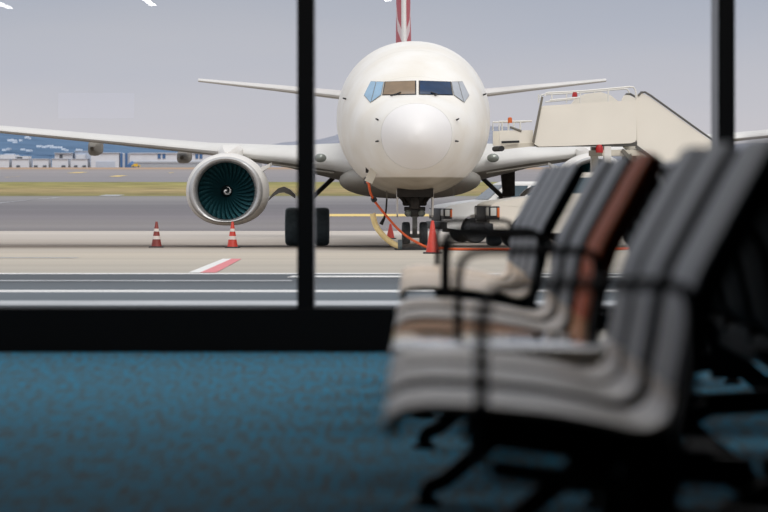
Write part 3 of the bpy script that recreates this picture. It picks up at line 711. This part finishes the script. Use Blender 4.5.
MB().box(x0,x1,YN,YF,z0-.03,z0+.08).build('platform', M['dark_rail'], st)
MB().prism([sxz(*p) for p in ((527.5,142), (537,96.5), (539,97), (530,143))], 'y', YN-.07, YN-.04).build('edge_strip', M['fairing'], st, smooth=0)
# bridge towards the aircraft door
ext = [sxz(*p) for p in ((495.5,130.5), (530,130), (530,144), (495.5,145.5))]
MB().prism(ext, 'y', YN+.12, YN+.16).prism(ext, 'y', .16, .20).build('bridge_panel', M['cream'], st, smooth=0)
MB().prism([sxz(*p) for p in ((496,150), (496,147), (512,143.5), (531,142.5), (531,146), (512,148))], 'y', YN+.1, .2).build('bridge_deck', M['cream_dim'], st, smooth=0)
a = sxz(495.5,148.5)
MB().tube([(a[0]+.05,YN+.05,a[1]), (a[0]+.05,.2,a[1])], .07, 12).build('bumper_roller', M['plastic_black'], st)
a = sxz(497,142.3); b_ = sxz(515,141.6)
MB().bar((a[0],YN+.02,a[1]), (b_[0],YN+.02,b_[1]), .05, .06).build('latch', M['plastic_black'], st)
def rail(pts, y, r, m, name='handrail', parent=None):
    return MB().tube([Vector((p[0], y, p[1])) for p in pts], r, 8).build(name, M[m], parent or st, smooth=60)
q = [sxz(*p) for p in ((495.5,130), (495.5,121.5), (529,121))]
for y in (YN+.14, .18):
    mbr = MB().tube([(x, y, z) for x, z in q], .022, 8)
    for px in (505, 517): mbr.tube([(*(lambda s: (s[0], y, s[1]))(sxz(px,121.5)),), (*(lambda s: (s[0], y, s[1]))(sxz(px,131)),)], .022, 8)
    mbr.build('guard_rail', M['rail_white'], st)
a = sxz(506.5,122); b1_ = sxz(506.5,127); b2 = sxz(518,131)
bc = MB().lathe([(.06,0), (.06,.05), (.05,.13), (0,.15)], (a[0],YN+.14,a[1]-.02), (0,0,1), 14).build('beacon', M['amber'], st)
MB().tube([(b1_[0],YN+.12,b1_[1]), (b2[0],YN+.12,b2[1])], .03, 8).build('brace', M['fairing'], st)
# top guard rails on the platform
for y in (YN-.02, YF+.02):
    dx_ = 0 if y < 0 else .22
    mbr = MB().tube([(s[0]+dx_, y, s[1]) for s in [sxz(*p) for p in ((541,96), (542,93), (545,92.4), (580,90.6), (628,86.2), (632,86.6), (634,89.5), (634.5,97))]], .022, 8)
    mbr.tube([(s[0]+dx_, y, s[1]) for s in [sxz(*p) for p in ((546,100), (577,97), (577,104))]], .02, 8)
    for px, pt in ((548,92.4), (577,90.8), (606,88.2)): mbr.tube([(sxz(px,pt)[0],y,sxz(px,pt)[1]), (sxz(px,101)[0],y,sxz(px,101)[1])], .02, 8)
    mbr.build('guard_rail', M['rail_white'], st)
arch_ = [sxz(*p) for p in ((578,104), (584,96), (594,92), (610,90), (620,93), (628,99), (632,106))]
MB().prism(arch_, 'y', YF-.3, YF-.26).build('canopy_panel', M['cream'], st, smooth=20)
a = sxz(583,93.5)
MB().lathe([(.07,0), (.07,.05), (.05,.12), (0,.14)], (a[0],YF-.28,a[1]-.04), (0,0,1), 14).build('beacon', M['red'], st)
# the flight: two sloping side panels, treads, dark handrails
fl = [sxz(*p) for p in ((634.5,97), (637,93), (641,92.5), (648,95.5), (706,136), (768,177), (800,199), (800,232), (790,239), (740,213), (668,170), (636,146.5))]
for y in (YN, YF-.04): MB().prism(fl, 'y', y, y+.04).build('flight_panel', M['cream'], st, smooth=20)
MB().prism([sxz(*p) for p in ((634,144), (668,168.5), (740,212), (740,216), (668,172.5), (634,148))], 'y', YN-.06, YN-.01).build('stringer', M['dark_rail'], st, smooth=0)
tr_ = MB()
for i in range(12):
    u = i/11; s = sxz(638+150*u, 141+93*u); tr_.box(s[0]-.14, s[0]+.14, YN+.04, YF-.04, s[1]-.02, s[1]+.02)
tr_.build('tread', M['dark_rail'], st, smooth=0)
for y in (YN-.01, YF):
    rail([sxz(*p) for p in ((637,95), (640,91.6), (644,91.5), (650,95), (678,114.5), (706,134), (770,176))], y, .028, 'dark_rail')
# supports beneath the platform
for px in (605.5,):
    s0, s1 = sxz(px,146), sxz(px,205)
    for y in (YN+.05, YF-.05): MB().box(s0[0]-.09,s0[0]+.09,y-.06,y+.06,s1[1],s0[1]).build('support_post', M['rail_white'], st)
sa, sb = sxz(600,152), sxz(640,152)
MB().box(sa[0],sb[0],YN,YF,sa[1]-.09,sa[1]+.06).build('crossbeam', M['cream_dim'], st)
sa, sb = sxz(612,200), sxz(640,150)
MB().tube([(sa[0],-.3,sa[1]), (sb[0],-.3,sb[1])], .07, 12).tube([(sa[0],.3,sa[1]), (sb[0],.3,sb[1])], .07, 12).build('lift_ram', M['metal'], st)
s = sxz(620,150); s2 = sxz(634,164)
MB().bar((s[0],YN,s[1]), (s2[0],YN,s2[1]), .12, .10).bar((s[0]+.2,YN+.02,s[1]-.1), (s2[0]+.15,YN+.02,s2[1]-.35), .1, .08).build('linkage', M['fairing'], st)
s = sxz(597,148.5)
MB().lathe([(.09,0), (.10,.12), (.06,.2), (0,.22)], (s[0],YN,s[1]-.1), (0,0,1), 14).build('tail_lamp', M['red'], st)
MB().box(2.9,5.5,-.9,.9,.80,.98).build('load_bed', M['cream_dim'], st)
for y in (-.6, .6): MB().bar((4.6,y,.95), (5.4,y,1.55), .14, .14).build('frame_strut', M['fairing'], st)

# ------------------------------------------------------------------ the departure lounge
ZW = 14.1
RX0, RX1, RY0, RZ = -11.0, 9.0, -30.0, 4.0
def struct(name, mb, m, smooth=0): return tag(mb.build(name, m, smooth=smooth), kind='structure')
struct('floor', MB().add([(RX0,RY0,0), (RX1,RY0,0), (RX1,ZW+.32,0), (RX0,ZW+.32,0)], [(0,1,2,3)]), M['carpet'])
struct('ceiling', MB().box(RX0,RX1,RY0,ZW+.32,RZ,RZ+.1), M['ceiling'])
struct('wall_back', MB().box(RX0,RX1,RY0-.1,RY0,0,RZ), M['wall_in'])
struct('wall_left', MB().box(RX0-.1,RX0,RY0,ZW+.32,-.1,RZ), M['wall_in'])
struct('wall_right', MB().box(RX1,RX1+.1,RY0,ZW+.32,-.1,RZ), M['wall_in'])
struct('baseboard_front', MB().box(RX0,RX1,ZW,ZW+.30,0,.2, bev=.004), M['frame_black'])
struct('trim_1', MB().box(RX0,RX1,ZW,ZW+.30,RZ-.25,RZ), M['frame_black'])
mx0, sp_ = -.357, 1.915
k = 0
for i in range(-6, 6):
    x = mx0+i*sp_
    if x < RX0 or x > RX1: continue
    k += 1
    w = empty('window_%d' % k, (x, ZW, .2)); tag(w, kind='structure')
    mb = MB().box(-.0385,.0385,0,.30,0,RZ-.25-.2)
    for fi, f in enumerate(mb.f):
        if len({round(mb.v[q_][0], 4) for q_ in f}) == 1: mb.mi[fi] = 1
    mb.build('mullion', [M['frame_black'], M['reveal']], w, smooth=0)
    xr = min(sp_-.0385, RX1-x)
    MB().add([(.0385,.03,0), (xr,.03,0), (xr,.03,RZ-.25-.2), (.0385,.03,RZ-.25-.2)], [(0,1,2,3)]).build('pane', M['glass'], w, smooth=0)

# linear ceiling lamps far behind, seen as streaks mirrored in the glass
for x, y0, y1, lab in ((-6.72,-27.4,-24.2,'slim bright ceiling lamp mirrored in the glass at the far left'), (-4.08,-26.6,-24.3,'slim bright ceiling lamp mirrored in the middle of the left pane'), (.06,-25.2,-24.3,'slim bright ceiling lamp mirrored above the airliner nose')):
    o = empty('ceiling_lamp', (x, (y0+y1)/2, RZ)); tag(o, lab, 'ceiling lamp', 'linear ceiling lamps')
    h = (y1-y0)/2
    MB().box(-.09,.09,-h,h,-.06,0).build('housing', M['frame_black'], o)
    MB().box(-.06,.06,-h+.03,h-.03,-.075,-.058).build('diffuser', M['lamp'], o)

# bench seating: leather sling shells on a beam with spider legs and loop armrests
SEAT = [(.010,.398), (-.001,.414), (.004,.431), (.025,.444), (.07,.449), (.15,.446), (.24,.437), (.31,.425), (.35,.415), (.378,.413), (.398,.422), (.408,.441), (.410,.47)]
SEAT_T = [.012, .016, .018, .02, .02, .02, .02, .022, .026, .03, .034, .036, .037]
BACK = [(.410,.47), (.420,.52), (.428,.57), (.435,.60), (.446,.632), (.466,.67), (.496,.725), (.525,.778), (.547,.816), (.555,.829)]
BACK_T = [.037, .04, .042, .043, .043, .043, .043, .042, .038, .03]
def shell(prof, width, th, name, root, m, y):
    P = [Vector((a, b_)) for a, b_ in prof]; N = []
    for i in range(len(P)):
        t = (P[min(i+1,len(P)-1)]-P[max(i-1,0)]).normalized(); N.append(Vector((t.y, -t.x)))    # towards the outside/underside
    prof_o = P; prof_i = [p+n*h for p, n, h in zip(P, N, th)]
    # cushion bulge across the width
    cols = [(0,.008), (.012,.002), (.04,0), (.5,-.003), (.96,0), (.988,.002), (1,.008)]
    mb = MB(); n = len(P); nc = len(cols)
    A = [(p.x+nn.x*d, y+u*width, p.y+nn.y*d) for u, d in cols for p, nn in zip(prof_o, N)]     # the side one sits on
    B = [(p.x-nn.x*d, y+u*width, p.y-nn.y*d) for u, d in cols for p, nn in zip(prof_i, N)]
    fa = [(c*n+i, c*n+i+1, (c+1)*n+i+1, (c+1)*n+i) for c in range(nc-1) for i in range(n-1)]
    o = nc*n
    mb.add(A+B, fa, 0)
    mb.f += [tuple(i+o for i in reversed(f)) for f in fa]; mb.mi += [1]*len(fa)
    for c in (0, nc-1):
        for i in range(n-1): mb.f.append((c*n+i, c*n+i+1, o+c*n+i+1, o+c*n+i)); mb.mi.append(2)
    for i in (0, n-1):
        for c in range(nc-1): mb.f.append((c*n+i, (c+1)*n+i, o+(c+1)*n+i, o+c*n+i)); mb.mi.append(0)
    return mb.build(name, [m, M['seat_back'], M['edge_brown'] if 'brown' in m.name else M['edge_black']], root, smooth=60)
def armrest(root, y):
    pts = [(.138,.36), (.138,.56), (.144,.595), (.163,.614), (.2,.62), (.40,.62), (.425,.612), (.435,.59), (.436,.50), (.41,.36)]
    a = MB().loft([[(x+dx, y+dy, z+dz) for dx, dy, dz in offs] for (x, z), offs in
        [((px, pz), [(nx*.009,-.018,nz*.009), (nx*.009,.018,nz*.009), (-nx*.009,.018,-nz*.009), (-nx*.009,-.018,-nz*.009)]) for (px, pz), (nx, nz) in zip(pts, norms(pts))]])
    a.bar((.15,y,.36), (.36,y,.33), .03, .03)
    return a.build('armrest', M['arm_grey'], root, smooth=50)
def norms(pts):
    out = []
    for i in range(len(pts)):
        t = Vector(pts[min(i+1,len(pts)-1)])-Vector(pts[max(i-1,0)]); t.normalize(); out.append((t.y, -t.x))
    return out
def leg_station(root, y):
    lg = MB()
    lg.loft([[(.38+dx*w, y+dy*w*.6, z) for dx, dy in ((-1,-1), (1,-1), (1,1), (-1,1))] for z, w in ((.37,.12), (.34,.085), (.30,.06), (.20,.055))])
    lg.bar((.34,y,.255), (.66,y,.235), .05, .055)
    lg.build('leg_hub', M['powder_black'], root, smooth=0)
    for dy, pts in zip((0,.062), ([(.37,.265), (.25,.170), (.12,.062), (.083,.045), (.075,.03), (.075,.012)], [(.60,.235), (.72,.17), (.84,.07), (.86,.045), (.862,.03), (.862,.012)])):
        g = MB().loft([[(x+nx*.019, y+dy-.022, z+nz*.019), (x+nx*.019, y+dy+.022, z+nz*.019), (x-nx*.019, y+dy+.022, z-nz*.019), (x-nx*.019, y+dy-.022, z-nz*.019)] for (x, z), (nx, nz) in zip(pts, norms(pts))]).build('leg', M['powder_black'], root, smooth=40)
        MB().lathe([(.034,0), (.034,.01), (.02,.018), (0,.018)], (pts[-1][0], y+dy, 0), (0,0,1), 16).build('foot', M['powder_black'], g)
def bench(name, label, Y0, seats, length, legs, arms, table=None, width=.50):
    SK = 28.0/F
    root = empty(name, (SK*(Y0-4.42), Y0, 0), -SK); tag(root, label, 'bench', 'airport bench seating')
    for y, m in seats:
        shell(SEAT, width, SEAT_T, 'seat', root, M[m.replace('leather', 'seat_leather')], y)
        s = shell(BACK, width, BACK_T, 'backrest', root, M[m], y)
        if m == 'leather_brown': s['label'] = 'brown leather backrest'
    MB().box(.34,.42,.02,length-.02,.30,.375, bev=.008).build('beam', M['powder_black'], root)
    for y, _ in seats:
        br = MB()
        for d in (.08, width-.08): br.bar((.12,y+d,.404), (.40,y+d,.374), .03, .05)
        br.box(.33,.43,y+.06,y+width-.06,.355,.385).build('seat_bracket', M['powder_black'], root, smooth=0)
    if table:
        tt = MB().box(-.0,.47,table[0],table[1],.412,.445, bev=.008); tt = tt.build('table_top', M['table'], root, smooth=30); tt['label'] = 'white table top in place of a seat'
        MB().box(.2,.44,table[0]+.1,table[1]-.1,.36,.412).build('table_bracket', M['powder_black'], root, smooth=0)
    for y in arms: armrest(root, y)
    for y in legs: leg_station(root, y)
    return root
L_ = 'leather'
bench('airport_bench', 'nearest charcoal leather bench, three seats facing the clear floor', 4.42, [(0,L_), (.60,L_), (1.10,L_)], 1.51, (.25, 1.25), (-.03,), width=.40)
bench('airport_bench', 'middle bench with one brown leather seat and a white table', 5.96, [(.71,'leather_brown'), (1.44,L_), (2.17,L_)], 3.07, (1.40, 3.0), (.65, 2.73), table=(.02,.62), width=.47)
bench('airport_bench', 'farthest charcoal bench, closest to the window and the carpet edge', 9.64, [(.03,L_), (.67,L_), (1.31,L_), (2.02,L_)], 2.6, (.45, 2.2), (.0, 2.58), width=.46)
MIR = 1.34
SK = 28.0/F
for lab, Y0, seats, ln, lg, ar in (('dark bench backing onto the nearest charcoal bench',4.42,[(0,L_),(.575,L_),(1.15,L_)],1.68,(.43,1.43),(-.03,1.71)),
        ('dark bench backing onto the bench with the brown seat',6.4,[(.1,L_),(.75,L_),(1.4,L_),(2.1,L_)],2.8,(.24,1.84),(.06,2.70)),
        ('dark bench back-to-back with the farthest bench by the window',9.5,[(0,L_),(.65,L_),(1.3,L_),(1.95,L_)],2.6,(.26,2.01),(-.03,2.52))):
    b_ = bench('airport_bench', lab, Y0, seats, ln, lg, ar)
    # turned round: its seats face the other way, so its row starts at the far end
    b_.rotation_euler.z += PI
    b_.location = (MIR+SK*(Y0+ln-4.42), Y0+ln, 0)

sc_ = empty('display_screen', (-5.4, RY0+.03, 2.25)); tag(sc_, 'dim lavender lit screen mirrored in the left pane above the wing', 'screen')
MB().box(-.74,.74,0,.05,-.26,.26, bev=.01).build('wall_mount', M['frame_black'], sc_)
MB().box(-.71,.71,.05,.056,-.235,.235).build('panel', M['screen'], sc_)

# ------------------------------------------------------------------ light
w = bpy.data.worlds.new('overcast_sky'); scene.world = w; w.use_nodes = True; nt = w.node_tree
bg = nt.nodes['Background']
tc = nt.nodes.new('ShaderNodeTexCoord'); sp = nt.nodes.new('ShaderNodeSeparateXYZ'); nt.links.new(tc.outputs['Generated'], sp.inputs[0])
rp = nt.nodes.new('ShaderNodeValToRGB'); e = rp.color_ramp.elements
stops = [(0,(150,146,140)), (.495,(160,158,158)), (.5,(207,203,206)), (.512,(202,201,206)), (.522,(190,193,202)), (.532,(176,182,194)), (.56,(182,188,199)), (.66,(222,224,230)), (.85,(255,255,255)), (1,(255,255,255))]
while len(e) < len(stops): e.new(.5)
for k, (p, c) in enumerate(stops): e[k].position = p; e[k].color = lin(c)
ma = nt.nodes.new('ShaderNodeMath'); ma.operation = 'MULTIPLY_ADD'; ma.inputs[1].default_value = .5; ma.inputs[2].default_value = .5
nt.links.new(sp.outputs['Z'], ma.inputs[0]); nt.links.new(ma.outputs[0], rp.inputs['Fac'])
mp = nt.nodes.new('ShaderNodeMapping'); mp.inputs['Scale'].default_value = (6,6,30); nt.links.new(tc.outputs['Generated'], mp.inputs[0])
nz = nt.nodes.new('ShaderNodeTexNoise'); nz.inputs['Scale'].default_value = 1.2; nz.inputs['Detail'].default_value = 4; nt.links.new(mp.outputs[0], nz.inputs['Vector'])
r2 = nt.nodes.new('ShaderNodeValToRGB'); r2.color_ramp.elements[0].position = .3; r2.color_ramp.elements[1].position = .7
r2.color_ramp.elements[0].color = (.96,.97,1.0,1); r2.color_ramp.elements[1].color = (1.04,1.02,1.01,1)
nt.links.new(nz.outputs['Fac'], r2.inputs['Fac'])
mx = nt.nodes.new('ShaderNodeMixRGB'); mx.blend_type = 'MULTIPLY'; mx.inputs['Fac'].default_value = 1
nt.links.new(rp.outputs[0], mx.inputs['Color1']); nt.links.new(r2.outputs[0], mx.inputs['Color2']); nt.links.new(mx.outputs[0], bg.inputs['Color'])
bg.inputs['Strength'].default_value = 1.0
sd = bpy.data.lights.new('sun', 'SUN'); sd.energy = 1.3; sd.angle = math.radians(35); sd.color = (1,.96,.91)
so = bpy.data.objects.new('sun', sd); col.objects.link(so); so.rotation_euler = (math.radians(42), 0, math.radians(20))

al = bpy.data.lights.new('window_bay_light', 'AREA'); al.shape = 'RECTANGLE'; al.size = 16; al.size_y = 1.2; al.energy = 250; al.color = (1,.97,.94)  # unseen fill light, added to brighten carpet and seats
ao = bpy.data.objects.new('window_bay_light', al); col.objects.link(ao); ao.location = (-1, 11.8, 3.9)
# ------------------------------------------------------------------ camera
cd = bpy.data.cameras.new('camera'); cam = bpy.data.objects.new('camera', cd); col.objects.link(cam)
cam.location = (0, 0, HC); cam.rotation_euler = (PI/2, 0, 0)
cd.sensor_fit = 'HORIZONTAL'; cd.sensor_width = 36; cd.lens = F/768*36; cd.shift_y = -(256-HOR)/768
cd.clip_start = .1; cd.clip_end = 20000
cd.dof.use_dof = True; cd.dof.focus_distance = 76; cd.dof.aperture_fstop = 5.0
scene.camera = cam
scene.view_settings.view_transform = 'Standard'
scene.view_settings.look = 'None'
scene.view_settings.exposure = 0
scene.cycles.use_denoising = True
scene.cycles.max_bounces = 8
